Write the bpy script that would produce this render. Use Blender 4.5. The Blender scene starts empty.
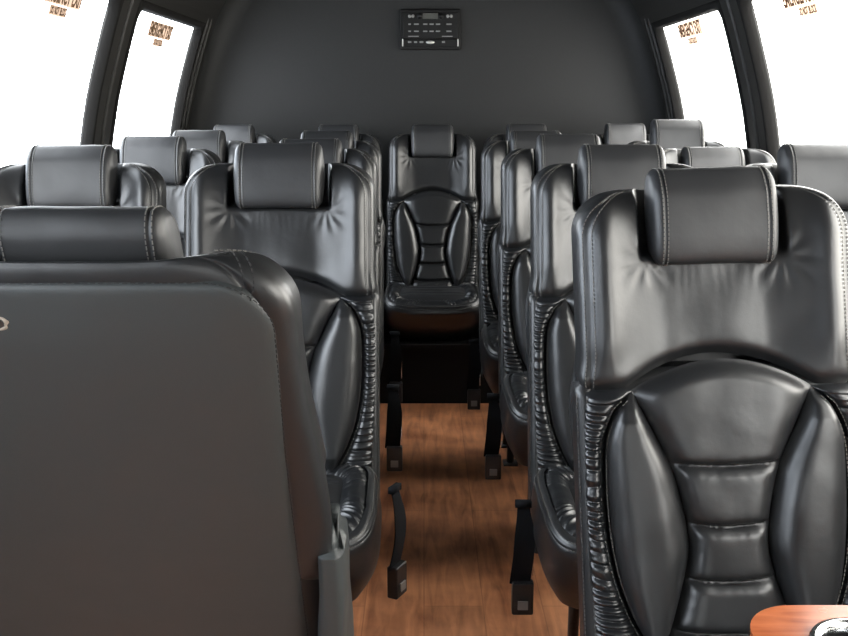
import bpy, bmesh, math, random
from mathutils import Vector, Matrix, noise
random.seed(7)
C = bpy.context.scene.collection
PI = math.pi
def sm(a, b, x):
    t = max(0.0, min(1.0, (x-a)/(b-a))); return t*t*(3-2*t)
def lerp(a, b, t): return a+(b-a)*t
def interp(tab, z):
    # smooth (catmull-rom) interpolation of a table of (z, value), z ascending
    n = len(tab)
    if z <= tab[0][0]: return tab[0][1]
    if z >= tab[-1][0]: return tab[-1][1]
    for i in range(n-1):
        if tab[i][0] <= z <= tab[i+1][0]: break
    z0, p1 = tab[i]; z1, p2 = tab[i+1]
    m1 = (p2-tab[i-1][1])/(z1-tab[i-1][0]) if i > 0 else (p2-p1)/(z1-z0)
    m2 = (tab[i+2][1]-p1)/(tab[i+2][0]-z0) if i < n-2 else (p2-p1)/(z1-z0)
    h = z1-z0; t = (z-z0)/h
    return (2*t**3-3*t*t+1)*p1+(t**3-2*t*t+t)*h*m1+(-2*t**3+3*t*t)*p2+(t**3-t*t)*h*m2

# ---------------------------------------------------------------- materials
def nodes(name):
    m = bpy.data.materials.new(name); m.use_nodes = True
    nt = m.node_tree; b = nt.nodes['Principled BSDF']
    return m, nt, b
def simple(name, col, rough=.5, metal=0.0, spec=.5):
    m, nt, b = nodes(name)
    b.inputs['Base Color'].default_value = (*col, 1); b.inputs['Roughness'].default_value = rough
    b.inputs['Metallic'].default_value = metal; b.inputs['Specular IOR Level'].default_value = spec
    return m
def leather(name, col, rough, spec, bump=.12, scale=420, wr=.0):
    m, nt, b = nodes(name)
    N = nt.nodes; L = nt.links
    tc = N.new('ShaderNodeTexCoord')
    v = N.new('ShaderNodeTexVoronoi'); v.inputs['Scale'].default_value = scale; v.feature = 'DISTANCE_TO_EDGE'
    n1 = N.new('ShaderNodeTexNoise'); n1.inputs['Scale'].default_value = 24; n1.inputs['Detail'].default_value = 5
    L.new(tc.outputs['Object'], v.inputs['Vector']); L.new(tc.outputs['Object'], n1.inputs['Vector'])
    b1 = N.new('ShaderNodeBump'); b1.inputs['Strength'].default_value = bump; b1.inputs['Distance'].default_value = .0006
    L.new(v.outputs['Distance'], b1.inputs['Height'])
    b2 = N.new('ShaderNodeBump'); b2.inputs['Strength'].default_value = .25; b2.inputs['Distance'].default_value = .0035
    L.new(n1.outputs['Fac'], b2.inputs['Height']); L.new(b1.outputs['Normal'], b2.inputs['Normal'])
    L.new(b2.outputs['Normal'], b.inputs['Normal'])
    mr = N.new('ShaderNodeMapRange'); mr.inputs['To Min'].default_value = rough-.05; mr.inputs['To Max'].default_value = rough+.06
    L.new(n1.outputs['Fac'], mr.inputs['Value']); L.new(mr.outputs['Result'], b.inputs['Roughness'])
    b.inputs['Base Color'].default_value = (*col, 1); b.inputs['Specular IOR Level'].default_value = spec
    return m
LEA = leather('black_leather', (.013, .0135, .0145), .37, .68)
LEAR = leather('black_leather_gathered', (.008, .009, .0105), .34, .72)
LEH = leather('black_leather_headrest', (.018, .0185, .020), .47, .62)
VIN = leather('black_vinyl_back', (.034, .039, .040), .48, .6, bump=.2, scale=500)
STI = simple('grey_thread', (.13, .125, .115), .7)
STD = simple('dark_thread', (.012, .012, .012), .7)
PLA = simple('black_plastic', (.012, .012, .013), .4)
WEB = simple('black_webbing', (.005, .0055, .007), .85, 0, .2)
MET = simple('dark_powder_coated_steel', (.02, .02, .02), .5)
CHR = simple('chrome', (.75, .75, .73), .18, 1.0)
GRB = simple('grey_button', (.22, .21, .2), .5)
def fuzzy(name, col, rough=.9, sc=60, amt=.35, bump=.3):
    m, nt, b = nodes(name); N = nt.nodes; L = nt.links
    tc = N.new('ShaderNodeTexCoord')
    n = N.new('ShaderNodeTexNoise'); n.inputs['Scale'].default_value = sc; n.inputs['Detail'].default_value = 6
    L.new(tc.outputs['Object'], n.inputs['Vector'])
    mx = N.new('ShaderNodeMix'); mx.data_type = 'RGBA'
    mx.inputs[6].default_value = (*[c*(1-amt) for c in col], 1); mx.inputs[7].default_value = (*[c*(1+amt) for c in col], 1)
    L.new(n.outputs['Fac'], mx.inputs[0]); L.new(mx.outputs[2], b.inputs['Base Color'])
    bp = N.new('ShaderNodeBump'); bp.inputs['Strength'].default_value = bump; bp.inputs['Distance'].default_value = .002
    L.new(n.outputs['Fac'], bp.inputs['Height']); L.new(bp.outputs['Normal'], b.inputs['Normal'])
    b.inputs['Roughness'].default_value = rough; b.inputs['Specular IOR Level'].default_value = .3
    return m
WAL = fuzzy('charcoal_wall_vinyl', (.013, .0133, .0133), .6, 90, .12, .2)
CEI = fuzzy('charcoal_headliner', (.014, .014, .0145), .85, 90, .2, .2)
PIL = simple('satin_black_trim', (.014, .013, .0115), .5, 0, .35)
RUB = simple('black_rubber', (.008, .0075, .007), .85, 0, .15)
CARP = fuzzy('black_riser_carpet', (.008, .008, .008), .95, 300, .4, .5)
def wood(name, dark, light, rough, plank=None, sc=1.0, axis='Y'):
    m, nt, b = nodes(name); N = nt.nodes; L = nt.links
    tc = N.new('ShaderNodeTexCoord'); mp = N.new('ShaderNodeMapping')
    mp.inputs['Scale'].default_value = (9*sc, 1.2*sc, 9*sc) if axis == 'Y' else (1.2*sc, 9*sc, 9*sc)
    L.new(tc.outputs['Object'], mp.inputs['Vector'])
    n = N.new('ShaderNodeTexNoise'); n.inputs['Scale'].default_value = 4; n.inputs['Detail'].default_value = 8; n.inputs['Distortion'].default_value = .8
    L.new(mp.outputs['Vector'], n.inputs['Vector'])
    n2 = N.new('ShaderNodeTexNoise'); n2.inputs['Scale'].default_value = 7*sc; n2.inputs['Detail'].default_value = 4
    L.new(tc.outputs['Object'], n2.inputs['Vector'])
    ad = N.new('ShaderNodeMath'); ad.operation = 'MULTIPLY_ADD'; ad.inputs[1].default_value = .55; 
    L.new(n2.outputs['Fac'], ad.inputs[0]); 
    ml = N.new('ShaderNodeMath'); ml.operation = 'MULTIPLY'; ml.inputs[1].default_value = .5
    L.new(n.outputs['Fac'], ml.inputs[0]); L.new(ml.outputs[0], ad.inputs[2])
    cr = N.new('ShaderNodeValToRGB'); cr.color_ramp.elements[0].position = .36; cr.color_ramp.elements[1].position = .68
    cr.color_ramp.elements[0].color = (*dark, 1); cr.color_ramp.elements[1].color = (*light, 1)
    L.new(ad.outputs[0], cr.inputs['Fac'])
    last = cr.outputs['Color']
    if plank:
        br = N.new('ShaderNodeTexBrick'); br.offset = .37
        mp2 = N.new('ShaderNodeMapping'); mp2.inputs['Rotation'].default_value = (0, 0, PI/2)
        L.new(tc.outputs['Object'], mp2.inputs['Vector']); L.new(mp2.outputs['Vector'], br.inputs['Vector'])
        br.inputs['Scale'].default_value = 1.0; br.inputs['Brick Width'].default_value = .9; br.inputs['Row Height'].default_value = plank
        br.inputs['Mortar Size'].default_value = .0015
        br.inputs['Color1'].default_value = (.8, .8, .8, 1); br.inputs['Color2'].default_value = (1.12, 1.1, 1.08, 1); br.inputs['Mortar'].default_value = (.45, .4, .38, 1)
        mx = N.new('ShaderNodeMix'); mx.data_type = 'RGBA'; mx.blend_type = 'MULTIPLY'; mx.inputs[0].default_value = .55
        L.new(last, mx.inputs[6]); L.new(br.outputs['Color'], mx.inputs[7]); last = mx.outputs[2]
    L.new(last, b.inputs['Base Color'])
    mr = N.new('ShaderNodeMapRange'); mr.inputs['To Min'].default_value = rough-.1; mr.inputs['To Max'].default_value = rough+.12
    L.new(n2.outputs['Fac'], mr.inputs['Value']); L.new(mr.outputs['Result'], b.inputs['Roughness'])
    return m
FLO = wood('reddish_wood_floor', (.18, .060, .026), (.60, .255, .115), .40, plank=.15)
TAB = wood('glossy_cherry_wood', (.20, .042, .014), (.46, .135, .048), .22, sc=2.2, axis='X')
def glass_mat():
    m = bpy.data.materials.new('window_glass'); m.use_nodes = True; nt = m.node_tree; N = nt.nodes; L = nt.links
    N.clear(); o = N.new('ShaderNodeOutputMaterial'); t = N.new('ShaderNodeBsdfTransparent'); g = N.new('ShaderNodeBsdfGlossy')
    t.inputs['Color'].default_value = (.96, .97, .96, 1); g.inputs['Roughness'].default_value = .02
    lw = N.new('ShaderNodeLayerWeight'); lw.inputs['Blend'].default_value = .5
    pw = N.new('ShaderNodeMath'); pw.operation = 'POWER'; pw.inputs[1].default_value = 5; L.new(lw.outputs['Facing'], pw.inputs[0])
    f = N.new('ShaderNodeMath'); f.operation = 'MULTIPLY_ADD'; f.inputs[1].default_value = .9; f.inputs[2].default_value = .04; L.new(pw.outputs[0], f.inputs[0])
    mx = N.new('ShaderNodeMixShader'); L.new(f.outputs[0], mx.inputs[0]); L.new(t.outputs[0], mx.inputs[1]); L.new(g.outputs[0], mx.inputs[2])
    L.new(mx.outputs[0], o.inputs['Surface']); return m
GLA = glass_mat()
def film(c):
    m = bpy.data.materials.new('translucent_sticker_film'); m.use_nodes = True; nt = m.node_tree; nt.nodes.clear()
    o = nt.nodes.new('ShaderNodeOutputMaterial'); t = nt.nodes.new('ShaderNodeBsdfTransparent'); t.inputs['Color'].default_value = (*c, 1)
    nt.links.new(t.outputs[0], o.inputs['Surface']); return m
FILM = film((.13, .088, .062)); FILM2 = film((.23, .17, .125))
DEC = simple('orange_brown_decal_ink', (.22, .10, .05), .7)
DEC2 = simple('dark_brown_decal_ink', (.16, .09, .045), .7)

# ---------------------------------------------------------------- mesh helpers
class MB:
    def __init__(s): s.v = []; s.f = []; s.mi = []; s.cur = 0
    def grid(s, nu, nv, fn, closed=False, flip=False):
        b = len(s.v)
        for j in range(nv+1):
            for i in range(nu if closed else nu+1):
                s.v.append(tuple(fn(i/nu, j/nv)))
        w = nu if closed else nu+1
        for j in range(nv):
            for i in range(nu):
                a = b+j*w+i; c = b+j*w+(i+1) % w; d = b+(j+1)*w+(i+1) % w; e = b+(j+1)*w+i
                s.f.append((a, c, d, e) if not flip else (a, e, d, c)); s.mi.append(s.cur)
    def box(s, c, d, M=None):
        b = len(s.v)
        for z in (-.5, .5):
            for y in (-.5, .5):
                for x in (-.5, .5):
                    p = Vector((x*d[0], y*d[1], z*d[2]))
                    if M: p = M @ p
                    s.v.append(tuple(p+Vector(c)))
        for q in ((0, 2, 3, 1), (4, 5, 7, 6), (0, 1, 5, 4), (2, 6, 7, 3), (0, 4, 6, 2), (1, 3, 7, 5)):
            s.f.append(tuple(b+k for k in q)); s.mi.append(s.cur)
    def tube(s, pts, r, n=8, cap=True):
        P = [Vector(p) for p in pts]; b = len(s.v)
        for i, p in enumerate(P):
            t = (P[min(i+1, len(P)-1)]-P[max(i-1, 0)]).normalized()
            u = t.orthogonal().normalized() if i == 0 else (u-t*u.dot(t)).normalized()
            w = t.cross(u)
            for k in range(n):
                a = 2*PI*k/n; s.v.append(tuple(p+(u*math.cos(a)+w*math.sin(a))*r))
        for i in range(len(P)-1):
            for k in range(n):
                s.f.append((b+i*n+k, b+i*n+(k+1) % n, b+(i+1)*n+(k+1) % n, b+(i+1)*n+k)); s.mi.append(s.cur)
        if cap:
            s.f.append(tuple(b+k for k in reversed(range(n)))); s.mi.append(s.cur)
            s.f.append(tuple(b+(len(P)-1)*n+k for k in range(n))); s.mi.append(s.cur)
    def dashes(s, pts, normals, w=.0011, length=.0042, gap=.0022, lift=.0006):
        # little thread stitches laid along a path on a surface
        P = [Vector(p) for p in pts]; acc = 0; nxt = 0
        for i in range(len(P)-1):
            seg = (P[i+1]-P[i]).length
            if seg < 1e-7: continue
            t = (P[i+1]-P[i])/seg
            n = Vector(normals[i]); n = (n-t*n.dot(t)).normalized(); sd = t.cross(n)
            while nxt <= acc+seg:
                c = P[i]+t*(nxt-acc)+n*lift
                M = Matrix((t, sd, n)).transposed()
                s.box(c, (length, w, .0012), M); nxt += length+gap
            acc += seg
    def build(s, name, mats, parent=None, smooth=True, bevel=None, merge=True, fix=False):
        me = bpy.data.meshes.new(name); me.from_pydata(s.v, [], s.f)
        if not isinstance(mats, (list, tuple)): mats = [mats]
        for m in mats: me.materials.append(m)
        me.polygons.foreach_set('material_index', s.mi)
        bm = bmesh.new(); bm.from_mesh(me)
        if merge: bmesh.ops.remove_doubles(bm, verts=bm.verts, dist=1e-5)
        if fix: bmesh.ops.recalc_face_normals(bm, faces=bm.faces)
        bm.to_mesh(me); bm.free()
        me.polygons.foreach_set('use_smooth', [smooth]*len(me.polygons))
        o = bpy.data.objects.new(name, me); C.objects.link(o)
        if parent: o.parent = parent
        if bevel:
            b = o.modifiers.new('bevel', 'BEVEL'); b.width = bevel; b.segments = 3; b.limit_method = 'ANGLE'; b.angle_limit = .6
            if smooth: 
                for p in me.polygons: p.use_smooth = True
                b.harden_normals = True
        return o
def struct(o, label=None):
    o['kind'] = 'structure'; return o
def tag(o, label, cat, group=None):
    o['label'] = label; o['category'] = cat
    if group: o['group'] = group
    return o
def empty(name, loc, rz=0):
    o = bpy.data.objects.new(name, None); C.objects.link(o); o.location = loc; o.rotation_euler = (0, 0, rz); o.empty_display_size = .1
    return o

# ---------------------------------------------------------------- seat geometry (faces -Y, headrest front at y=0)
REC = .287
def shear(x, y, z): return (x, y-REC*(1.05-z), z)
_cache = {}
def ring(W, T, n=5.0):
    k = (round(W, 5), round(T, 5), n)
    if k in _cache: return _cache[k]
    N = 400; pts = []
    for i in range(N+1):
        a = -PI/2+PI*i/N           # front centre -> right side -> back centre
        c, s = math.cos(a), math.sin(a)
        pts.append((W*abs(c)**(2/n), T*math.copysign(abs(s)**(2/n), s)))
    L = [0]
    for i in range(N): L.append(L[-1]+math.hypot(pts[i+1][0]-pts[i][0], pts[i+1][1]-pts[i][1]))
    _cache[k] = (pts, L); return _cache[k]
def sec(W, T, s, n=5.0):
    # point + outward normal at signed arc length s from the front centre
    pts, L = ring(W, T, n); sg = 1 if s >= 0 else -1; s = min(abs(s), L[-1]-1e-7)
    lo, hi = 0, len(L)-1
    while hi-lo > 1:
        m = (lo+hi)//2
        if L[m] <= s: lo = m
        else: hi = m
    d = L[hi]-L[lo]; t = (s-L[lo])/d if d > 1e-9 else 0
    x = lerp(pts[lo][0], pts[hi][0], t); y = lerp(pts[lo][1], pts[hi][1], t)
    tx, ty = pts[hi][0]-pts[lo][0], pts[hi][1]-pts[lo][1]; l = math.hypot(tx, ty) or 1
    return sg*x, y, sg*ty/l, -tx/l
WL, TL, YM = .206, .052, .062
ZTOP = 1.096
def arch(x):
    x = abs(x)
    return .810+.045*math.cos(min(x/.135, 1)*PI/2)**.85 - .006*sm(.135, .21, x)
def core(s, z, off=0.0):
    x, y, nx, ny = sec(WL, TL, s); return shear(x+nx*off, YM+y+ny*off, z)
WC = [(.37, .125), (.42, .112), (.466, .094), (.50, .080), (.541, .067), (.585, .058), (.621, .060), (.66, .067), (.707, .080), (.76, .105), (.79, .120), (.815, .131)]
WO = [(.43, .112), (.46, .128), (.50, .148), (.55, .165), (.62, .176), (.70, .178), (.75, .174), (.79, .158), (.803, .146), (.815, .131)]
def wc(z): return interp(WC, z)
def wo(z): return max(interp(WO, z), wc(z)+.0005)
GROOVES = (.708, .622, .543, .470)

def wing_mesh(ka=.112, kb=.101, wl=None):
    m = MB(); NU, NV = 300, 64; R = .060; RX = .058; W0 = .200
    def pt(u, v, off=0.0):
        # v: 0..0.62 straight, rest rounds over the top
        _, L0 = ring(W0, TL); s = (u*2-1)*L0[-1]
        x0 = sec(W0, TL, s)[0]; zb = lerp(arch(x0), .66, sm(.235, .275, abs(s)))
        ph = 0
        if v < .62:
            z = lerp(zb, ZTOP-R, v/.62); W = lerp(W0, .2135, sm(.86, .77, z)) if wl is None else lerp(W0, wl, sm(1.0, .72, z)); T = TL+.002*sm(.86, .77, z)
        else:
            ph = (v-.62)/.38*PI/2; z = ZTOP-R+R*math.sin(ph); W = W0-RX*(1-math.cos(ph)); T = TL*max(math.cos(ph), 0)**.45
            if T < 1e-4: T = 1e-4
        _, L = ring(W, T)
        x, y, nx, ny = sec(W, T, s/L0[-1]*L[-1])
        fr = sm(.2, -.6, ny) if False else max(0, min(1, -ny))
        d = off
        d -= .016*math.exp(-(max(z-zb, 0)/.011)**1.5)
        # gusset seams
        if v < .97:
            for sg in (.190, .300):
                d -= .0028*math.exp(-((abs(s)-sg)/.0032)**2)*sm(1.0, .9, v)
        # lobe puff between seam and gusset
        d += .003*sm(.19, .2, abs(s))*sm(.3, .29, abs(s))
        x += nx*d; y += ny*d
        ax = abs(x)
        if y < .03:
            fw = sm(.035, -.01, y)
            y += fw*(.024*(1-sm(.07, .165, ax))-.012*math.exp(-((ax-.168)/.022)**2)*sm(.80, .90, z))
            # soft wrinkles fanning from the notch corners
            dx, dz = ax-.102, z-1.0; r = math.hypot(dx, dz); a = math.atan2(dz, dx)
            y += fw*.0010*math.sin(a*9+noise.noise((x*12, z*12, 1))*3)*math.exp(-((r-.028)/.022)**2)*(1 if dx > -.04 else .4)
            y += fw*.00012*math.sin(x*420+noise.noise((x*30, z*10, 3))*5)*sm(.10, .07, ax)*math.exp(-((z-.98)/.03)**2)
            y += fw*.0022*noise.noise((x*16, z*16, 5))
            # slow sag folds above the arch seam
            y += fw*.0006*noise.noise((x*60, z*24, 9))*math.exp(-((z-zb)/.03)**2)
        z += .005*math.exp(-((ax-.125)/.04)**2)*sm(.62, 1, v)
        Y = YM+y
        k = sm(ka, kb, ax)*sm(1.0, 1.018, z)
        Y = lerp(Y, .114-(.114-Y)*.33, k)
        return shear(x, Y, z)
    m.grid(NU, NV, lambda u, v: pt(u, v), flip=True)
    return m, pt
def stitch_path(fn, ts):
    P = [Vector(fn(t, 0)) for t in ts]; Q = [Vector(fn(t, .004)) for t in ts]
    return P, [(q-p) for p, q in zip(P, Q)]
def seam_surface_pts(base, s_of, z0, z1, n=140, off=.001):
    pts = []; nr = []
    for i in range(n+1):
        z = lerp(z0, z1, i/n); s = s_of(z)
        a = Vector(base(s, z, off)); b = Vector(base(s, z, off+.004)); pts.append(a); nr.append(b-a)
    return pts, nr

def patch(m, x0f, x1f, z0, z1, puff, nu, nv, extra=None, base=core, pw=3.0, edge=-.004, vp=.012):
    def f(u, v):
        z = lerp(z0, z1, v); a, b = x0f(z), x1f(z); s = lerp(a, b, u)
        wdt = abs(b-a)
        q = 1-abs(2*u-1)**pw
        e = sm(0, vp, z-z0)*sm(0, vp, z1-z) if vp else 1
        h = min(1, wdt/.05)
        d = edge+(puff*h-edge)*q*e
        if extra: d += extra(s, z, u)*q
        return base(s, z, d)
    m.grid(nu, nv, f, flip=True)

def centre_panel():
    m = MB()
    def f(u, v):
        z1 = arch((2*u-1)*.131)+.004
        z = lerp(.40, z1, v); w = wc(z); x = (2*u-1)*w
        q = 1-abs(2*u-1)**6
        g = 0
        for gz in GROOVES:
            bend = .004*((2*u-1)**2)
            g += math.exp(-(abs(z-gz-bend)/.005)**1.2)
        g = min(1, g)
        e = 1-math.exp(-((z1-z)/.012)**2)
        d = -.010+.026*q*e*(1-.62*g)
        # small gathers near the grooves and edges
        for gz in GROOVES:
            d += .0002*math.sin(x*330+gz*50+noise.noise((x*30, z*20, 2))*4)*math.exp(-((abs(z-gz)-.010)/.008)**2)*q
        d += .0003*math.sin(z*300+noise.noise((x*20, z*30, 6))*4)*sm(.6, .95, abs(2*u-1))*q*(1 if z < .74 else .4)
        d += .0016*noise.noise((x*20, z*20, 8))*q
        return core(x, z, d)
    m.grid(48, 170, f, flip=True); return m
def side_insert(sg):
    m = MB()
    def ex(s, z, u): return .0012*noise.noise((s*18, z*18, 4))
    patch(m, lambda z: sg*wc(z), lambda z: sg*(wo(z)), .435, .814, .026, 26, 110, ex, pw=3.6, edge=-.010, vp=.02)
    if sg < 0: m.f = [tuple(reversed(f)) for f in m.f]
    return m
def ruche(z, x, sc=1.0):
    a = noise.noise((x*8, z*14, 11))*2.2
    r = math.sin(z*215*sc+a*2.4+x*22)
    r2 = math.sin(z*520*sc+noise.noise((x*10, z*20, 17))*5)
    am = .55+.45*noise.noise((z*35, 3, x*4))
    return (-(1-abs(r))**1.8*.0085+.001+.0011*r2)*am
def ruched_border(sg):
    m = MB()
    def f(u, v):
        z = lerp(.40, .818, v); a = wo(z) if z > .44 else wc(z); b = .206; s = lerp(a, b, u)
        q = 1-abs(2*u-1)**3.2; e = sm(0, .010, .818-z)
        d = -.010+.024*q*e+ruche(z, sg*s)*min(1, q*1.6)
        return core(sg*s, z, d)
    m.grid(14, 330, f, flip=(sg > 0)); return m
def shell():
    # the closed core with smooth side gussets
    m = MB(); NU, NV = 160, 40
    _, L = ring(WL, TL)
    def f(u, v):
        s = (2*u-1)*L[-1]; z = lerp(.34, .84, v)
        d = -.012*sm(.204, .190, abs(s))*sm(.40, .43, z)
        if abs(s) > .2: d += .006*sm(.2, .215, abs(s))*sm(.32, .30, abs(s))-.002*math.exp(-((abs(s)-.208)/.003)**2)
        d -= .03*sm(.812, .84, z)+.02*sm(.36, .34, z)
        return core(s, z, d)
    m.grid(NU, NV, f, flip=True)
    def cap(v):
        def g(u, w):
            p = f(u, v); c = shear(0, YM, p[2]); return (lerp(p[0], c[0], w), lerp(p[1], c[1], w), p[2])
        return g
    m.grid(NU, 1, cap(0)); m.grid(NU, 1, cap(1), flip=True)
    return m
# back panel outline: half width as function of height, rounded top corners
BPT = 1.064
def bpw(z):
    r = .062
    if z > BPT-r:
        t = min(1, (z-(BPT-r))/r); return .168-r+r*math.sqrt(max(0, 1-t*t))
    return .168+.008*sm(.9, .4, z)
def back_pt(x, z, off):
    # back surface with soft crown
    y = YM+TL-.004*(abs(x)/.18)**2+off
    return shear(x, y, z)
def back_panel():
    m = MB()
    def f(u, v):
        if v < .6: z = lerp(.34, BPT-.062, v/.6)
        else: z = BPT-.062+.062*math.sin((v-.6)/.4*PI/2)
        w = bpw(z); x = (2*u-1)*w
        de = min(w-abs(x), BPT-z)       # distance from the edge
        d = -.009+.0145*(1-math.exp(-max(de, 0)/.005))+.004*sm(0, .08, de)
        d += .0022*noise.noise((x*9, z*9, 21))
        return back_pt(x, z, d)
    m.grid(44, 80, f); return m

HW, HY, HZ = .094, .0375, .0715
def head_prof(a, kx, kz=1.0):
    # YZ profile of the headrest pillow
    n = 5.0; c, s = math.cos(a), math.sin(a)
    y = math.copysign(abs(c)**(2/n), c)*HY*kx; z = math.copysign(abs(s)**(2/n), s)*HZ*kz
    if y < 0: y -= .004*math.sin((z/HZ+1)*PI/2)*kx        # belly of the front face
    y += .006*(1-sm(-HZ, .0*HZ, z))*(1 if y < 0 else 0)      # tucked lower front
    y -= .010*sm(.5*HZ, HZ, z)*(-1 if y < 0 else 1)*.8
    return y, z
HC = 1.0765
def head_pt(u, t, off=0.0):
    # t in [-1,1] across; ends domed
    a = 2*PI*u; x = t*HW; e = abs(t)
    k = 1-.16*max(0, (e-.86)/.14)**2.4*1.6
    k -= .035*math.exp(-((e-.835)/.014)**2)
    y, z = head_prof(a, k, 1-(1-k)*.6)
    l = math.hypot(y, z); y += y/l*off; z += z/l*off
    z += .0012*noise.noise((x*20, y*20, z*20))
    y += .0016*noise.noise((x*14, 4, z*16))
    return shear(x, HY+y-.002, HC+z)
def headrest(parent):
    m = MB(); ts = [-1, -.985, -.96, -.93, -.9, -.87, -.852, -.84, -.83, -.815, -.79, -.75]+[-.68+.085*i for i in range(17)]+[.75, .79, .815, .83, .84, .852, .87, .9, .93, .96, .985, 1]
    n = len(ts)-1
    m.grid(90, n, lambda u, v: head_pt(u, ts[min(n, int(round(v*n)))]), closed=True)
    for sg in (-1, 1):
        def cap(u, w, sg=sg):
            p = Vector(head_pt(u, sg)); c = Vector(shear(0, HY, HC)); c.x = sg*(HW+.006)
            q = p.lerp(c, w); q.x = p.x+(c.x-p.x)*math.sin(w*PI/2); return q
        m.grid(90, 5, cap, closed=True, flip=(sg < 0))
    h = m.build('headrest', LEH, parent, fix=True)
    s = MB()
    for t in (-.875, -.80, .80, .875):
        if t == .80: s.build('stitching', STI, h, smooth=False); s = MB()
        us = [i/150 for i in range(151)]
        P = [Vector(head_pt(u, t, .0004)) for u in us]; Q = [Vector(head_pt(u, t, .004)) for u in us]
        s.dashes(P, [q-p for p, q in zip(P, Q)])
    s.build('stitching', STI, h, smooth=False)
    return h

# cushion --------------------------------------------------------------
CW, CD, CYC = .214, .200, -.305
def plan(a, k):
    n = 4.6; c, s = math.cos(a), math.sin(a)
    return math.copysign(abs(c)**(2/n), c)*CW*k, CYC+math.copysign(abs(s)**(2/n), s)*CD*k
def ctop(x, y):
    # top surface height of the cushion, bolstered at the sides and front
    t = (y-(CYC-CD))/(2*CD)
    return .446+.008*sm(.09, .17, abs(x))-.022*sm(.35, 0, t)**1.5+.010*sm(.5, 0, t)*0
def cushion_parts(parent):
    m = MB()
    def f(u, v):
        a = 2*PI*u
        if v < .5:
            w = v/.5; k = .84+.16*math.sin(min(1, w/.75)*PI/2); x, y = plan(a, k)
            z = lerp(.262, ctop(*plan(a, 1))-.03, w)
            if y < CYC: y += .045*(1-w)*sm(CYC, CYC-CD, y)      # nose tucks under
            b = .006*math.sin(w*PI); x += b*math.cos(a)
        else:
            ph = (v-.5)/.5*PI/2; k = 1-.10*(1-math.cos(ph)); x, y = plan(a, k)
            z = ctop(*plan(a, 1))-.03+.034*math.sin(ph)-.005*math.exp(-((ph-.75)/.12)**2)
            x += .0016*noise.noise((x*20, y*20, z*20))
        z += .0012*noise.noise((x*16, y*16, 31))
        return (x, y, z)
    m.grid(160, 26, f, closed=True)
    m.grid(160, 1, lambda u, w: (plan(2*PI*u, .84)[0]*(1-w), (plan(2*PI*u, .84)[1]+(.045*sm(CYC, CYC-CD, plan(2*PI*u, .84)[1])))*(1-w)+CYC*w, .262), closed=True, flip=True)
    body = m.build('cushion', LEA, parent, fix=True)
    r = MB()
    def g(u, v):
        a = 2*PI*u; k = lerp(.905, .66, v); x, y = plan(a, k)
        q = 1-abs(2*v-1)**2.6
        xx, yy = plan(a, .8); peri = math.atan2((yy-CYC)/CD, xx/CW)
        rz = 0
        n = noise.noise((xx*30, yy*30, 5))
        rz = (-abs(math.sin(peri*34+n*2.5))**.6*.005+.001*math.sin(peri*77+n*5))
        z = ctop(x, y)-.004+.016*q+rz*min(1, q*1.5)
        return (x, y, z)
    r.grid(440, 14, g, closed=True)
    r.build('gathered_edge', LEAR, body, fix=False)
    p = MB()
    def h(u, v):
        a = 2*PI*u; k = lerp(.665, 0, v); x, y = plan(a, k)
        t = (y-CYC)/CD
        gr = sum(math.exp(-(abs(t-q)/.03)**1.4) for q in (-.28, .02, .3))
        e = 1-(1-min(1, v*3))**2
        return (x, y, ctop(x, y)-.004+.014*e*(1-.6*min(1, gr))+.0012*noise.noise((x*20, y*20, 7)))
    p.grid(120, 30, h, closed=True)
    p.build('seat_panel', LEA, body, fix=False)
    s = MB()
    for ph in (.52, .98):
        us = [i/260 for i in range(261)]; P = []; Q = []
        for u in us:
            v = .5+ph/(PI/2)*.5; c = Vector(f(u, v)); P.append(c+Vector((math.cos(2*PI*u)*.4, math.sin(2*PI*u)*.4, .9)).normalized()*.0006)
            Q.append(Vector((math.cos(2*PI*u)*.5, math.sin(2*PI*u)*.5, .85)))
        s.dashes(P, Q)
    s.build('stitching', STI, body, smooth=False)
    return body

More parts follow.
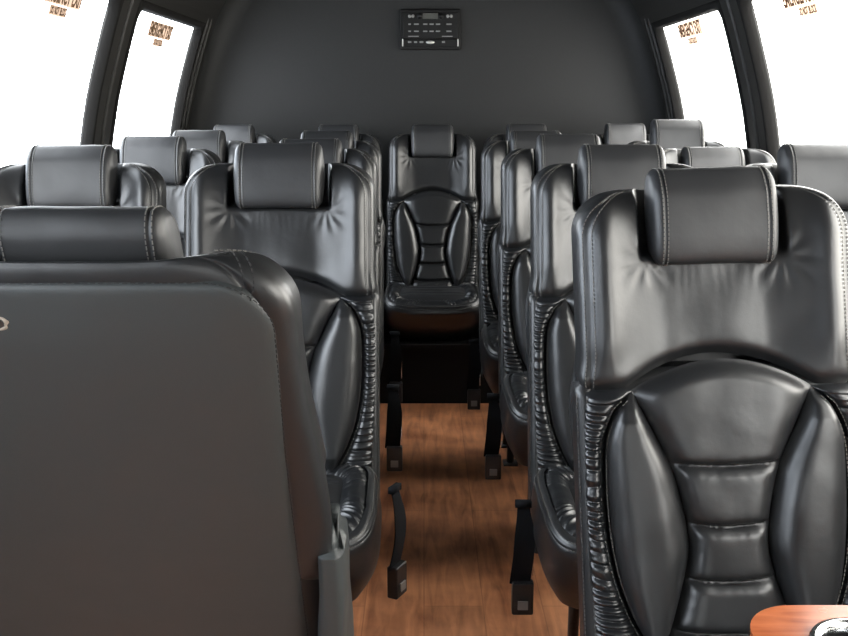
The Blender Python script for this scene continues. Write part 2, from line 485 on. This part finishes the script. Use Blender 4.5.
def add_parts(root):
    b = shell().build('backrest', LEA, root, fix=True)
    wm, wpt = wing_mesh(); w = wm.build('shoulder_pad', LEA, root, fix=True)
    centre_panel().build('centre_panel', LEA, root)
    for sg in (-1, 1):
        side_insert(sg).build('side_insert', LEA, root)
        r = ruched_border(sg).build('gathered_border', LEAR, root)
    s = MB()
    for sg in (-1, 1):
        for d, lift in ((.0045, .004), (-.004, .004)):
            P, Q = seam_surface_pts(core, lambda z: sg*(wo(z)+d) if z > .44 else sg*(wc(z)+d), .44, .805, 200, lift)
            s.dashes(P, Q)
        for o_, l_ in ((.196, .007), (.213, .0055)):
            P, Q = seam_surface_pts(core, lambda z: sg*o_, .42, .81, 160, l_)
            s.dashes(P, Q)
        s.build('stitching', STI, b, smooth=False); s = MB()
    _, L0 = ring(.2, TL)
    for sg in (-1, 1):
        for so in (.184, .196):
            us = .5+.5*sg*so/L0[-1]
            P = []; Q = []
            for i in range(150):
                v = lerp(.03, .97, i/149); a = Vector(wpt(us, v, .0006)); c = Vector(wpt(us, v, .005)); P.append(a); Q.append(c-a)
            s.dashes(P, Q)
        s.build('stitching', STI, w, smooth=False); s = MB()
    bp = back_panel().build('back_panel', VIN, root)
    s = MB(); P = []; Q = []
    for off in (.004, ):
        zs = [lerp(.36, BPT-.062, i/60) for i in range(61)]
        path = [(-(bpw(z)-off), z) for z in zs]
        r = .062
        for i in range(1, 30):
            a = PI-i/30*PI/2; path.append((-(.168-r)+(r-off)*math.cos(a), BPT-r+(r-off)*math.sin(a)))
        left = list(path)
        path += [(lerp(-.106, .106, i/40), BPT-off) for i in range(41)]
        path += [(-x, z) for x, z in reversed(left)]
        P = [Vector(back_pt(x, z, .0035)) for x, z in path]
        s.dashes(P, [Vector((0, 1, .28))]*len(P))
    # corner darts of the wrap-over band
    for sg in (-1, 1):
        for k in (0, .009):
            P = [Vector(wpt(.5+.5*sg*(.30+.028*t+k)/L0[-1], lerp(.86, .56, t), .0012)) for t in [i/12 for i in range(13)]]
            Q = [Vector(wpt(.5+.5*sg*(.30+.028*t+k)/L0[-1], lerp(.86, .56, t), .006))-p for t, p in zip([i/12 for i in range(13)], P)]
            s.dashes(P, Q)
    s.build('stitching', STD, bp, smooth=False)
    headrest(root)
    cushion_parts(root)

def belt_meshes():
    a = MB()
    def f(u, v):
        z = lerp(.40, .215, v); x = (u-.5)*lerp(.026, .044, sm(0, .45, v)); return (x+.004*math.sin(v*4), -.25-.012*math.sin(v*PI), z)
    a.grid(4, 14, f); a.grid(4, 14, lambda u, v: tuple(Vector(f(u, v))+Vector((0, .003, 0))), flip=True)
    a.box((0, -.25, .40), (.034, .012, .014))
    b = MB(); b.box((0.003, -.252, .185), (.046, .024, .075))
    c = MB(); c.box((0.003, -.2655, .172), (.022, .004, .020))
    d = MB(); d.box((0.024, -.249, .27), (.003, .006, .07))
    return a, b, c, d
ROOT = empty('bus_seat', (0, 0, 0)); add_parts(ROOT)
# floor frame and legs
f = MB()
for x in (-.16, .16): f.box((x*.7, -.30, .245), (.03, .30, .03))
for y in (-.40, -.20): f.box((0, y, .245), (.25, .03, .03))
FR = f.build('seat_frame', MET, ROOT, smooth=False, bevel=.003)
for x in (-.112, .112):
    for y in (-.38, -.20):
        l = MB(); l.tube([(x, y, .0), (x, y, .24)], .013, 10); l.box((x, y, .004), (.05, .05, .008)); l.build('leg', MET, ROOT)
for x in (-.19, .19):
    hb = MB(); hb.box((x, -.12, .31), (.02, .09, .12)); hb.build('hinge_bracket', MET, ROOT, smooth=False, bevel=.004)
ba, bb, bc, bd = belt_meshes()
BELT = ba.build('seat_belt', WEB, ROOT); BUC = bb.build('buckle', PLA, BELT, bevel=.004)
bc.build('release_button', GRB, BUC, bevel=.001); bd.build('metal_tongue', CHR, BELT, bevel=.0005)

def copy_tree(o, parent=None, skip=()):
    c = o.copy(); C.objects.link(c); c.parent = parent
    for ch in list(o.children):
        if ch.name.split('.')[0] in skip: continue
        copy_tree(ch, c, skip)
    return c
def children_named(r, n): return [c for c in r.children if c.name.split('.')[0] == n]

CAMZ = 1.24; F = 930.0
def relx(px, d): return (px-424)*d/F
# (pixel x of the headrest centre, distance along the aisle, depth, belt side, headrest lift, yaw, label)
rows = [
 (relx(722, 1.385), 1.400, -1, -.008, 0.00, 1.035, 'nearest right-hand black leather seat facing the camera, behind the wooden table'),
 (relx(273, 2.067)+.006, 2.10, 1, .005, 0.02, 1.07, 'left aisle black leather seat facing the nearest seat turned backwards, wide headrest in full view'),
 (relx(626, 2.067), 2.09, -1, .002, 0.00, 1.0, 'right aisle black leather seat directly behind the nearest right-hand seat'),
 (relx(63, 2.067), 2.10, 0, .000, 0.03, 1.0, 'left window black leather seat, its headrest below the big left window'),
 (relx(834, 2.067), 2.10, 0, .003, 0.00, 1.0, 'right window black leather seat cut by the right edge of the photo'),
 (relx(308, 2.78), 2.83, 1, -.012, 0.00, 1.0, 'left aisle black leather seat third from the camera, headrest mostly hidden by the one ahead'),
 (relx(571, 2.78), 2.83, -1, .002, 0.00, 1.0, 'right aisle black leather seat third from the camera, belt buckle hanging over the floor'),
 (relx(148, 2.78), 2.83, 0, -.004, 0.00, 1.0, 'left window black leather seat below the pillar between the left windows'),
 (relx(719, 2.78), 2.83, 0, -.036, 0.00, .97, 'right window black leather seat with a lowered, brightly lit headrest'),
 (relx(325, 3.40), 3.47, 1, -.006, 0.00, 1.0, 'left aisle black leather seat just ahead of the back bench row'),
 (relx(538, 3.40), 3.47, -1, -.006, 0.00, 1.0, 'right aisle black leather seat just ahead of the back bench row'),
 (relx(195, 3.40), 3.47, 0, -.003, 0.00, 1.0, 'left window black leather seat ahead of the back row, under the small rear window'),
 (relx(681, 3.40), 3.47, 0, .036, 0.00, 1.0, 'right window black leather seat with a raised headrest under the small rear window'),
 (relx(432.5, 4.16), 4.25, 0, .000, 0.00, .985, 'middle seat of the back row, facing straight down the aisle below the stereo'),
 (relx(337, 4.16), 4.25, 0, .000, 0.00, .95, 'back row black leather seat immediately left of the middle one'),
 (relx(528, 4.16), 4.25, 0, .003, 0.00, .95, 'back row black leather seat immediately right of the middle one'),
 (relx(231, 4.16), 4.25, 0, .000, 0.00, .95, 'leftmost black leather seat of the back row, against the left wall'),
 (relx(628, 4.16), 4.25, 0, .006, 0.00, .95, 'rightmost black leather seat of the back row, against the right wall'),
]
for i, (x, y, side, lift, yaw, sx, lab) in enumerate(rows):
    rear = i >= 13
    if i == 0: o = ROOT
    else:
        skip = set()
        if side == 0: skip.add('seat_belt')
        if rear: skip.update(('leg', 'seat_frame'))
        o = copy_tree(ROOT, None, skip)
    o.location = (x, y, 0); o.rotation_euler = (0, 0, yaw); o.scale = (sx, 1, 1)
    tag(o, lab, 'seat', 'black leather bus seats')
    if i == 0: o.rotation_euler = (0, -math.radians(1.7), 0); o.location.x += 1.08*math.sin(math.radians(1.7)); o.location.z = .004
    for b_ in children_named(o, 'seat_belt'): b_.location = (side*(.240 if i != 1 else .236), -.02, .02)
    if i in (5, 9): b_.location = (.258, -.03, .05)
    if i == 1:
        b_.location = (.236+.22, -.20, .035); b_.rotation_euler = (0, 0, math.radians(62))
        b_.location = (.245-.25*math.sin(math.radians(62))*1.0, -.24+.25*math.cos(math.radians(62)), .035)
    for h_ in children_named(o, 'headrest'):
        h_.location = (0, 0, lift)
        if i == 1: h_.scale = (.965, 1, 1)
    for h_ in children_named(o, 'shoulder_pad'): h_.location = (0, 0, .005)
    if rear:
        for c in o.children: pass
# the seat turned backwards in the foreground
o = copy_tree(ROOT, None, ('seat_belt',)); o.location = (-.370, 1.065, 0); o.rotation_euler = (0, 0, PI); o.scale = (1.14, 1, 1)
tag(o, 'nearest left black leather seat turned backwards, its plain back panel to the camera', 'seat', 'black leather bus seats')
for h_ in children_named(o, 'headrest'): h_.location = (0, 0, -.016); h_.scale = (.89, 1, 1)
for h_ in children_named(o, 'backrest'): h_.scale = (1.01, 1, 1)
for h_ in children_named(o, 'back_panel'): h_.scale = (1.13, 1, 1); h_.location = (0, .0035, 0)
for h_ in children_named(o, 'shoulder_pad'):
    h_.location = (0, 0, -.015)
    tmp = wing_mesh(.175, .085, .224)[0].build('shoulder_pad_soft', LEA, None, fix=True); h_.data = tmp.data; bpy.data.objects.remove(tmp)
for h_ in children_named(ROOT, 'shoulder_pad'): h_.location = (0, 0, .006)
for h_ in children_named(ROOT, 'headrest'): h_.scale = (.965, 1, 1)
REARF = o
sc_ = MB()
def cover(u, v):
    a = 2*PI*u; z = lerp(.24, .735, v); c, s = math.cos(a), math.sin(a)
    hx = .020*(1-.25*v); hy = .085*(1-.45*v*v)
    k = 1 if v < .96 else .6
    x = math.copysign(abs(c)**.55, c)*hx*k; y = math.copysign(abs(s)**.55, s)*hy*k
    x += .003*noise.noise((y*14, z*14, 3))
    return (-.222+x, .00+y-REC*(1.05-z)*.55+.02, z-(.03 if s > .3 else 0)*sm(.9, 1, v))
sc_.grid(40, 50, cover, closed=True)
sc_.grid(40, 1, lambda u, w: Vector(cover(u, 1)).lerp(Vector((-.222, -REC*(1.05-.735)*.55+.02, .735)), w), closed=True)
sc_.grid(40, 1, lambda u, w: Vector(cover(u, 0)).lerp(Vector((-.222, -REC*(1.05-.24)*.55+.02, .24)), w), closed=True, flip=True)
cv = sc_.build('side_cover', VIN, REARF, fix=True); cv['label'] = 'grey vinyl cover over the seat hinge'
hole = MB(); hx_, hz_ = .068, 1.015     # torn hole in the panel
for k, (r0, r1, dy) in enumerate(((.0095, .006, .0075),)):
    def ringf(u, v):
        a = 2*PI*u; r = r0+(r1-r0)*math.sin(v*PI)*.0+ (v-.5)*.006; r *= .8*(1+.10*math.sin(a*3+1)+.05*math.sin(a*7))
        return back_pt(hx_+r*math.cos(a)*1.1, hz_+r*math.sin(a)*.8, .0095+.0045*math.sin(v*PI)+.001*math.sin(a*5))
    hole.grid(30, 6, ringf, closed=True)
ho = hole.build('torn_hole_edge', simple('torn_foam_edge', (.42, .36, .30), .9), REARF)
hd = MB()
hd.grid(24, 1, lambda u, w: back_pt(hx_+-.0055*w*math.cos(2*PI*u), hz_+.0045*w*math.sin(2*PI*u), .0118), closed=True)
hd.build('torn_hole', simple('torn_hole_brown', (.045, .03, .025), .9), REARF)

# ---------------------------------------------------------------- bus shell
XC = .02
PROF = [(-.02, 1.20), (.6, 1.20), (.90, 1.18), (1.10, 1.145), (1.25, 1.112), (1.40, 1.067), (1.56, 1.012), (1.68, .955), (1.78, .875), (1.86, .76), (1.91, .60), (1.935, .40), (1.95, 0.0)]
def wx(z): return interp(PROF[:10], z)
Y0, Y1 = -3.9, 4.62
WINS = [(-.37, .65), (.83, 1.85), (2.03, 3.195), (3.39, 4.34)]
ZW0, ZW1 = .90, 1.58
def build_wall(sg, name):
    ys = sorted({Y0, Y1, *[a for w in WINS for a in w]})
    zs = [-.02, .3, .6, .78, .90, .96, 1.02, 1.1, 1.18, 1.25, 1.33, 1.40, 1.48, 1.54, 1.58, 1.63, 1.68, 1.73, 1.78]
    m = MB(); idx = {}
    for i, y in enumerate(ys):
        for j, z in enumerate(zs):
            idx[i, j] = len(m.v); m.v.append((XC+sg*wx(z), y, z))
    for i in range(len(ys)-1):
        ym = (ys[i]+ys[i+1])/2; inw = any(a < ym < b for a, b in WINS)
        for j in range(len(zs)-1):
            zm = (zs[j]+zs[j+1])/2
            if inw and ZW0 < zm < ZW1: continue
            q = (idx[i, j], idx[i+1, j], idx[i+1, j+1], idx[i, j+1]); m.f.append(q if sg < 0 else q[::-1]); m.mi.append(0)
    o = m.build(name, PIL, smooth=False); struct(o)
    s = o.modifiers.new('thick', 'SOLIDIFY'); s.thickness = .04; s.offset = -1
    return o
build_wall(-1, 'wall_left'); build_wall(1, 'wall_right')
# ceiling with coved sides
m = MB(); pr = [(XC-x, z) for z, x in PROF[8:]]+[(XC+x, z) for z, x in reversed(PROF[8:-1])]
m.grid(len(pr)-1, 1, lambda u, v: (pr[int(round(u*(len(pr)-1)))][0], lerp(Y0, Y1, v), pr[int(round(u*(len(pr)-1)))][1]))
ce = struct(m.build('ceiling', CEI)); s = ce.modifiers.new('t', 'SOLIDIFY'); s.thickness = .04; s.offset = 1
# floor
m = MB(); m.box((XC, (Y0+Y1)/2, -.02), (2.4, Y1-Y0, .04)); struct(m.build('floor', FLO, smooth=False))
# rear wall
def outline(inset=0):
    P = [(XC-x+inset, z) for z, x in PROF]; Q = [(XC+x-inset, z) for z, x in reversed(PROF[:-1])]; return P+Q
m = MB(); P = outline(); b0 = 0
for y in (Y1, Y1+.04):
    for x, z in P: m.v.append((x, y, z))
n = len(P); m.f.append(tuple(range(n))); m.f.append(tuple(reversed(range(n, 2*n)))); m.mi += [0, 0]
for i in range(n): m.f.append((i, i+n, (i+1) % n+n, (i+1) % n)); m.mi.append(0)
struct(m.build('wall_rear', WAL, smooth=False, fix=True))
# rounded rear corners
for k, sg in enumerate((-1, 1)):
    m = MB()
    def cf(u, v):
        z = lerp(0, 1.80, v); a = u*PI/2; R = .10
        return (XC+sg*(wx(z)-R+R*math.cos(a)), Y1-R+R*math.sin(a)-.001, z)
    m.grid(10, 24, cf, flip=(sg > 0)); struct(m.build('trim_%d' % (k+1), WAL, fix=False))
# front wall with windscreen opening
m = MB(); WS = (-.80, .84, 1.02, 1.54)
def q4(x0, x1, z0, z1): m.box(((x0+x1)/2, Y0-.02, (z0+z1)/2), (x1-x0, .04, z1-z0))
q4(-1.18, 1.22, -.02, WS[2]); q4(-.9, .94, WS[3], 1.94); q4(-1.16, WS[0], WS[2], WS[3]); q4(WS[1], 1.20, WS[2], WS[3])
struct(m.build('wall_front', PIL, smooth=False))
m = MB(); m.box((.02, Y0-.02, (WS[2]+WS[3])/2), (2.0, .006, WS[3]-WS[2])); struct(m.build('window_9', GLA, smooth=False))

# window panes with rounded rubber frames
def rrect(y0, y1, z0, z1, r, n=8):
    out = []
    for cy, cz, a0 in ((y1-r, z1-r, 0), (y0+r, z1-r, PI/2), (y0+r, z0+r, PI), (y1-r, z0+r, 1.5*PI)):
        for i in range(n+1):
            a = a0+i/n*PI/2; out.append((cy+r*math.cos(a), cz+r*math.sin(a)))
    # subdivide long edges so that the frame follows the curved wall
    res = []
    for i in range(len(out)):
        a, b = out[i], out[(i+1) % len(out)]; d = math.hypot(a[0]-b[0], a[1]-b[1]); k = max(1, int(round(d/.06)))
        for j in range(k): res.append((lerp(a[0], b[0], j/k), lerp(a[1], b[1], j/k)))
    return res
def rr_out(p, c, w):
    return p
wn = 0
for sg in (-1, 1):
    for (a, b) in WINS:
        wn += 1
        m = MB(); m.grid(2, 14, lambda u, v: (XC+sg*(wx(lerp(ZW0, ZW1, v))+.018), lerp(a, b, u), lerp(ZW0, ZW1, v)), flip=(sg < 0))
        w = struct(m.build('window_%d' % wn, GLA))
        # frame: inner rounded outline, outer outline, front lip
        inn = rrect(a+.012, b-.012, ZW0+.015, ZW1-.012, .045)
        cy, cz = (a+b)/2, (ZW0+ZW1)/2; hy, hz = (b-a)/2, (ZW1-ZW0)/2
        def outp(p):
            dy, dz = p[0]-cy, p[1]-cz; k = min(1e9, *( [ (hy+.012)/abs(dy) if abs(dy) > 1e-6 else 1e9, (hz+.012)/abs(dz) if abs(dz) > 1e-6 else 1e9 ]))
            return (cy+dy*k, cz+dz*k)
        out = [outp(p) for p in inn]
        mm = MB(); N_ = len(inn)
        rings = [[(XC+sg*(wx(z)+.03), y, z) for y, z in inn], [(XC+sg*(wx(z)-.004), y, z) for y, z in inn], [(XC+sg*(wx(z)-.008), lerp(y, oy, .35), lerp(z, oz, .35)) for (y, z), (oy, oz) in zip(inn, out)], [(XC+sg*(wx(z)-.004), y, z) for y, z in out], [(XC+sg*(wx(z)+.012), y, z) for y, z in out]]
        for rg in rings: mm.v += rg
        for r_ in range(len(rings)-1):
            for i in range(N_):
                q = (r_*N_+i, r_*N_+(i+1) % N_, (r_+1)*N_+(i+1) % N_, (r_+1)*N_+i); mm.f.append(q if sg < 0 else q[::-1]); mm.mi.append(0)
        mm.build('window_frame', RUB, w)
# raised vertical ribs on the pillars
tn = 3
for sg in (-1, 1):
    for (a, b) in ((3.195, 3.39), (1.85, 2.03), (4.34, 4.56)):
        L_ = b-a
        for fr in ((.22, .50) if L_ > .2 else (.5,)):
            y = a+fr*L_
            m = MB()
            def rf(u, v):
                z = lerp(.90, 1.62, v); t = u*PI; return (XC+sg*(wx(z)-.010*math.sin(t)*sm(1, .96, v)), y-.011*math.cos(t), z)
            m.grid(8, 20, rf, flip=(sg < 0)); struct(m.build('trim_%d' % tn, PIL)); tn += 1
    # ledge below the windows
    m = MB(); m.grid(8, 1, lambda u, v: (XC+sg*(wx(.90)-.022*math.sin(u*PI)), lerp(Y0, Y1, v), .87+.05*u), flip=(sg > 0)); struct(m.build('trim_%d' % tn, PIL)); tn += 1
# rear riser under the back row
m = MB(); m.box((XC, (3.77+Y1)/2, .13), (2.36, Y1-3.77, .26)); m.box((XC, 3.765, .252), (2.36, .012, .018))
struct(m.build('trim_%d' % tn, CARP, smooth=False)); tn += 1

# decals on the glass
def text_mesh(txt, w, h):
    cu = bpy.data.curves.new('t', 'FONT'); cu.body = txt; cu.size = 1; cu.offset = .02; cu.resolution_u = 3; cu.space_character = 1.05
    ob = bpy.data.objects.new('t', cu); C.objects.link(ob); bpy.context.view_layer.update()
    me = bpy.data.meshes.new_from_object(ob.evaluated_get(bpy.context.evaluated_depsgraph_get()))
    bpy.data.objects.remove(ob)
    vs = [v.co.copy() for v in me.vertices]; xs = [v.x for v in vs]; ys = [v.y for v in vs]
    x0, x1, y0, y1 = min(xs), max(xs), min(ys), max(ys)
    vv = [((v.x-x0)/(x1-x0)*w-w/2, (v.y-y0)/(y1-y0)*h) for v in vs]
    return vv, [tuple(p.vertices) for p in me.polygons]
def decal(sg, yc, mat, label, up=0.0):
    m = MB()
    for txt, w, h, zb in (('EMERGENCY EXIT', .31, .050, 1.492+up), ('DO NOT BLOCK', .12, .022, 1.462+up)):
        vv, ff = text_mesh(txt, w, h); b = len(m.v)
        for lay in (0, 1):
            for (x, z) in vv:
                Z = zb+z; m.v.append((XC+sg*(wx(Z)+.014-.0012*lay), yc+(-sg)*x, Z))
        for f_ in ff:
            m.f.append(tuple(b+k for k in f_)); m.mi.append(0)
            m.f.append(tuple(b+len(vv)+k for k in reversed(f_))); m.mi.append(0)
    o = m.build('exit_decal', mat, smooth=False, merge=False); tag(o, label, 'window sticker')
    for w, z0, z1 in ((.316, 1.489+up, 1.545+up), (.126, 1.459+up, 1.487+up)):
        b = MB(); b.grid(4, 4, lambda u, v: (XC+sg*(wx(lerp(z0, z1, v))+.0165), yc+(u-.5)*w, lerp(z0, z1, v)), flip=(sg < 0)); b.build('backing_film', FILM if sg < 0 else FILM2, o)
    return o
decal(-1, 3.78, DEC2, 'emergency exit lettering on the small left rear window')
decal(-1, 2.75, DEC2, 'emergency exit lettering on the big left window', .022)
decal(1, 3.87, DEC, 'emergency exit lettering on the small right rear window', .014)
decal(1, 2.72, DEC, 'emergency exit lettering on the big right window', .022)

# ---------------------------------------------------------------- stereo on the rear wall
R = empty('wall_mounted_stereo', (.030, Y1, 1.583)); tag(R, 'black car stereo with small buttons set into the dark rear wall', 'stereo')
DK = simple('stereo_black', (.003, .003, .003), .5, 0, .25); BT = simple('stereo_button_grey', (.17, .17, .165), .5); LCD = simple('stereo_display', (.05, .052, .045), .3); SIL = simple('silver_trim', (.55, .55, .52), .35, .6)
m = MB(); m.box((0, -.012, 0), (.288, .024, .186)); m.build('housing', DK, R, smooth=False, bevel=.006)
m = MB(); m.box((0, -.027, .018), (.262, .008, .120)); fp = m.build('faceplate', DK, R, smooth=False, bevel=.003)
m = MB(); m.box((0, -.033, .061), (.072, .005, .026)); m.build('display', LCD, R, smooth=False, bevel=.001)
for x in (-.098, -.082, .082, .098):
    m = MB(); m.tube([(x, -.030, .060), (x, -.040, .060)], .0075, 14); m.build('button', simple('knob', (.22, .22, .21), .4) if x == -.098 else bpy.data.materials['knob'], R)
for x in (-.05, .05):
    m = MB(); m.tube([(x, -.030, .060), (x, -.046, .060)], .013, 20); m.build('knob', DK, R)
for z in (.024, -.008):
    for x, w in ((-.098, .012), (-.066, .022), (-.024, .020), (.006, .020), (.036, .020), (.088, .024)):
        m = MB(); m.box((x, -.033, z), (w, .005, .006)); m.build('button', BT, R, smooth=False, bevel=.0008)
for x in (-.08, .08):
    m = MB(); m.box((x, -.033, -.031), (.05, .004, .004)); m.build('slot', BT, R, smooth=False)
m = MB(); m.box((0, -.027, -.062), (.262, .008, .034)); m.build('lower_plate', DK, R, smooth=False, bevel=.003)
m = MB(); m.tube([(0, -.030, 0), (0, -.036, 0)], .010, 20); lg = m.build('badge', SIL, R); lg.location = (0, 0, -.058); lg.scale = (2.0, 1, .75)
for x, w in ((-.098, .016), (-.070, .014), (-.042, .018), (.062, .014)):
    m = MB(); m.box((x, -.033, -.057), (w, .005, .008)); m.build('button', BT, R, smooth=False, bevel=.001)
for x in (-.131, .131):
    m = MB(); m.box((x, -.034, -.060), (.005, .012, .034)); m.build('bracket', SIL, R, smooth=False, bevel=.001)

# ---------------------------------------------------------------- wooden table with cup holder
T = empty('wooden_table', (.74, .76, 0)); tag(T, 'glossy reddish wooden table corner with rounded edge and chrome cup holder', 'table')
TX0, TX1, TY0, TY1, TZ = .343-.74, 1.16-.74, .50-.76, .931-.76, .700
CX, CY, CR = .450-.74, .846-.76, .046
r = .062; outl = []
for cx_, cy_, a0 in ((TX1-.01, TY1-.01, 0), (TX0+r, TY1-r, PI/2), (TX0+r, TY0+r, PI), (TX1-.01, TY0+.01, 1.5*PI)):
    rr_ = .01 if cx_ > 0 else r
    for i in range(13):
        a = a0+i/12*PI/2; outl.append((cx_+rr_*math.cos(a), cy_+rr_*math.sin(a)))
bm = bmesh.new()
ov = [bm.verts.new((x, y, TZ)) for x, y in outl]; hv = [bm.verts.new((CX+CR*math.cos(2*PI*i/40), CY+CR*math.sin(2*PI*i/40), TZ)) for i in range(40)]
es = [bm.edges.new((ov[i], ov[(i+1) % len(ov)])) for i in range(len(ov))]+[bm.edges.new((hv[i], hv[(i+1) % 40])) for i in range(40)]
bmesh.ops.triangle_fill(bm, edges=es, use_beauty=True)
for f_ in bm.faces:
    if f_.normal.z < 0: f_.normal_flip()
ext = bmesh.ops.extrude_face_region(bm, geom=list(bm.faces))
bmesh.ops.translate(bm, vec=(0, 0, -.026), verts=[v for v in ext['geom'] if isinstance(v, bmesh.types.BMVert)])
bmesh.ops.recalc_face_normals(bm, faces=bm.faces)
me = bpy.data.meshes.new('tabletop'); bm.to_mesh(me); bm.free(); me.materials.append(TAB)
tt = bpy.data.objects.new('tabletop', me); C.objects.link(tt); tt.parent = T
b_ = tt.modifiers.new('b', 'BEVEL'); b_.width = .005; b_.segments = 4; b_.limit_method = 'ANGLE'; b_.angle_limit = 1.0; b_.harden_normals = True
for p in me.polygons: p.use_smooth = True
m = MB()
prof = [(CR+.009, TZ+.0005), (CR+.007, TZ+.004), (CR+.001, TZ+.005), (CR-.003, TZ+.002), (CR-.004, TZ-.01)]
m.grid(48, len(prof)-1, lambda u, v: (CX+prof[int(round(v*4))][0]*math.cos(2*PI*u), CY+prof[int(round(v*4))][0]*math.sin(2*PI*u), prof[int(round(v*4))][1]), closed=True)
rim = m.build('cup_holder', CHR, T)
m = MB(); pc = [(CR-.004, TZ-.008), (CR-.006, TZ-.06), (CR-.010, TZ-.066), (0, TZ-.067)]
m.grid(40, 3, lambda u, v: (CX+pc[int(round(v*3))][0]*math.cos(2*PI*u), CY+pc[int(round(v*3))][0]*math.sin(2*PI*u), pc[int(round(v*3))][1]), closed=True)
m.build('cup_well', PLA, rim)
m = MB(); m.tube([(.16, -.06, .012), (.16, -.06, .675)], .03, 20); m.build('leg', MET, T)
m = MB(); m.tube([(.16, -.06, 0), (.16, -.06, .012)], .09, 28); m.build('foot_plate', MET, T)

# ---------------------------------------------------------------- light: bright overcast sky through the glass
W = bpy.data.worlds.new('sky'); bpy.context.scene.world = W; W.use_nodes = True
bg = W.node_tree.nodes['Background']; wt = W.node_tree; wc_ = wt.nodes.new('ShaderNodeTexCoord'); sx_ = wt.nodes.new('ShaderNodeSeparateXYZ'); mr_ = wt.nodes.new('ShaderNodeMapRange'); mx_ = wt.nodes.new('ShaderNodeMix'); mx_.data_type = 'RGBA'
wt.links.new(wc_.outputs['Generated'], sx_.inputs[0]); wt.links.new(sx_.outputs['X'], mr_.inputs['Value']); mr_.inputs['From Min'].default_value = -1; mr_.inputs['From Max'].default_value = 1
wt.links.new(mr_.outputs['Result'], mx_.inputs[0]); mx_.inputs[6].default_value = (.82, .90, 1.02, 1); mx_.inputs[7].default_value = (1.22, 1.17, 1.09, 1)
wt.links.new(mx_.outputs[2], bg.inputs['Color']); bg.inputs['Strength'].default_value = 12.0
# camera
cam = bpy.data.cameras.new('camera'); co = bpy.data.objects.new('camera', cam); C.objects.link(co)
cam.sensor_width = 36; cam.lens = F/848*36; cam.clip_start = .02
co.location = (0, 0, CAMZ); co.rotation_euler = (math.radians(90-12.96), 0, 0)
sc = bpy.context.scene; sc.camera = co
sc.view_settings.view_transform = 'Standard'; sc.view_settings.look = 'None'; sc.view_settings.gamma = 1; sc.view_settings.exposure = 0.0
sc.cycles.max_bounces = 10; sc.cycles.transparent_max_bounces = 12
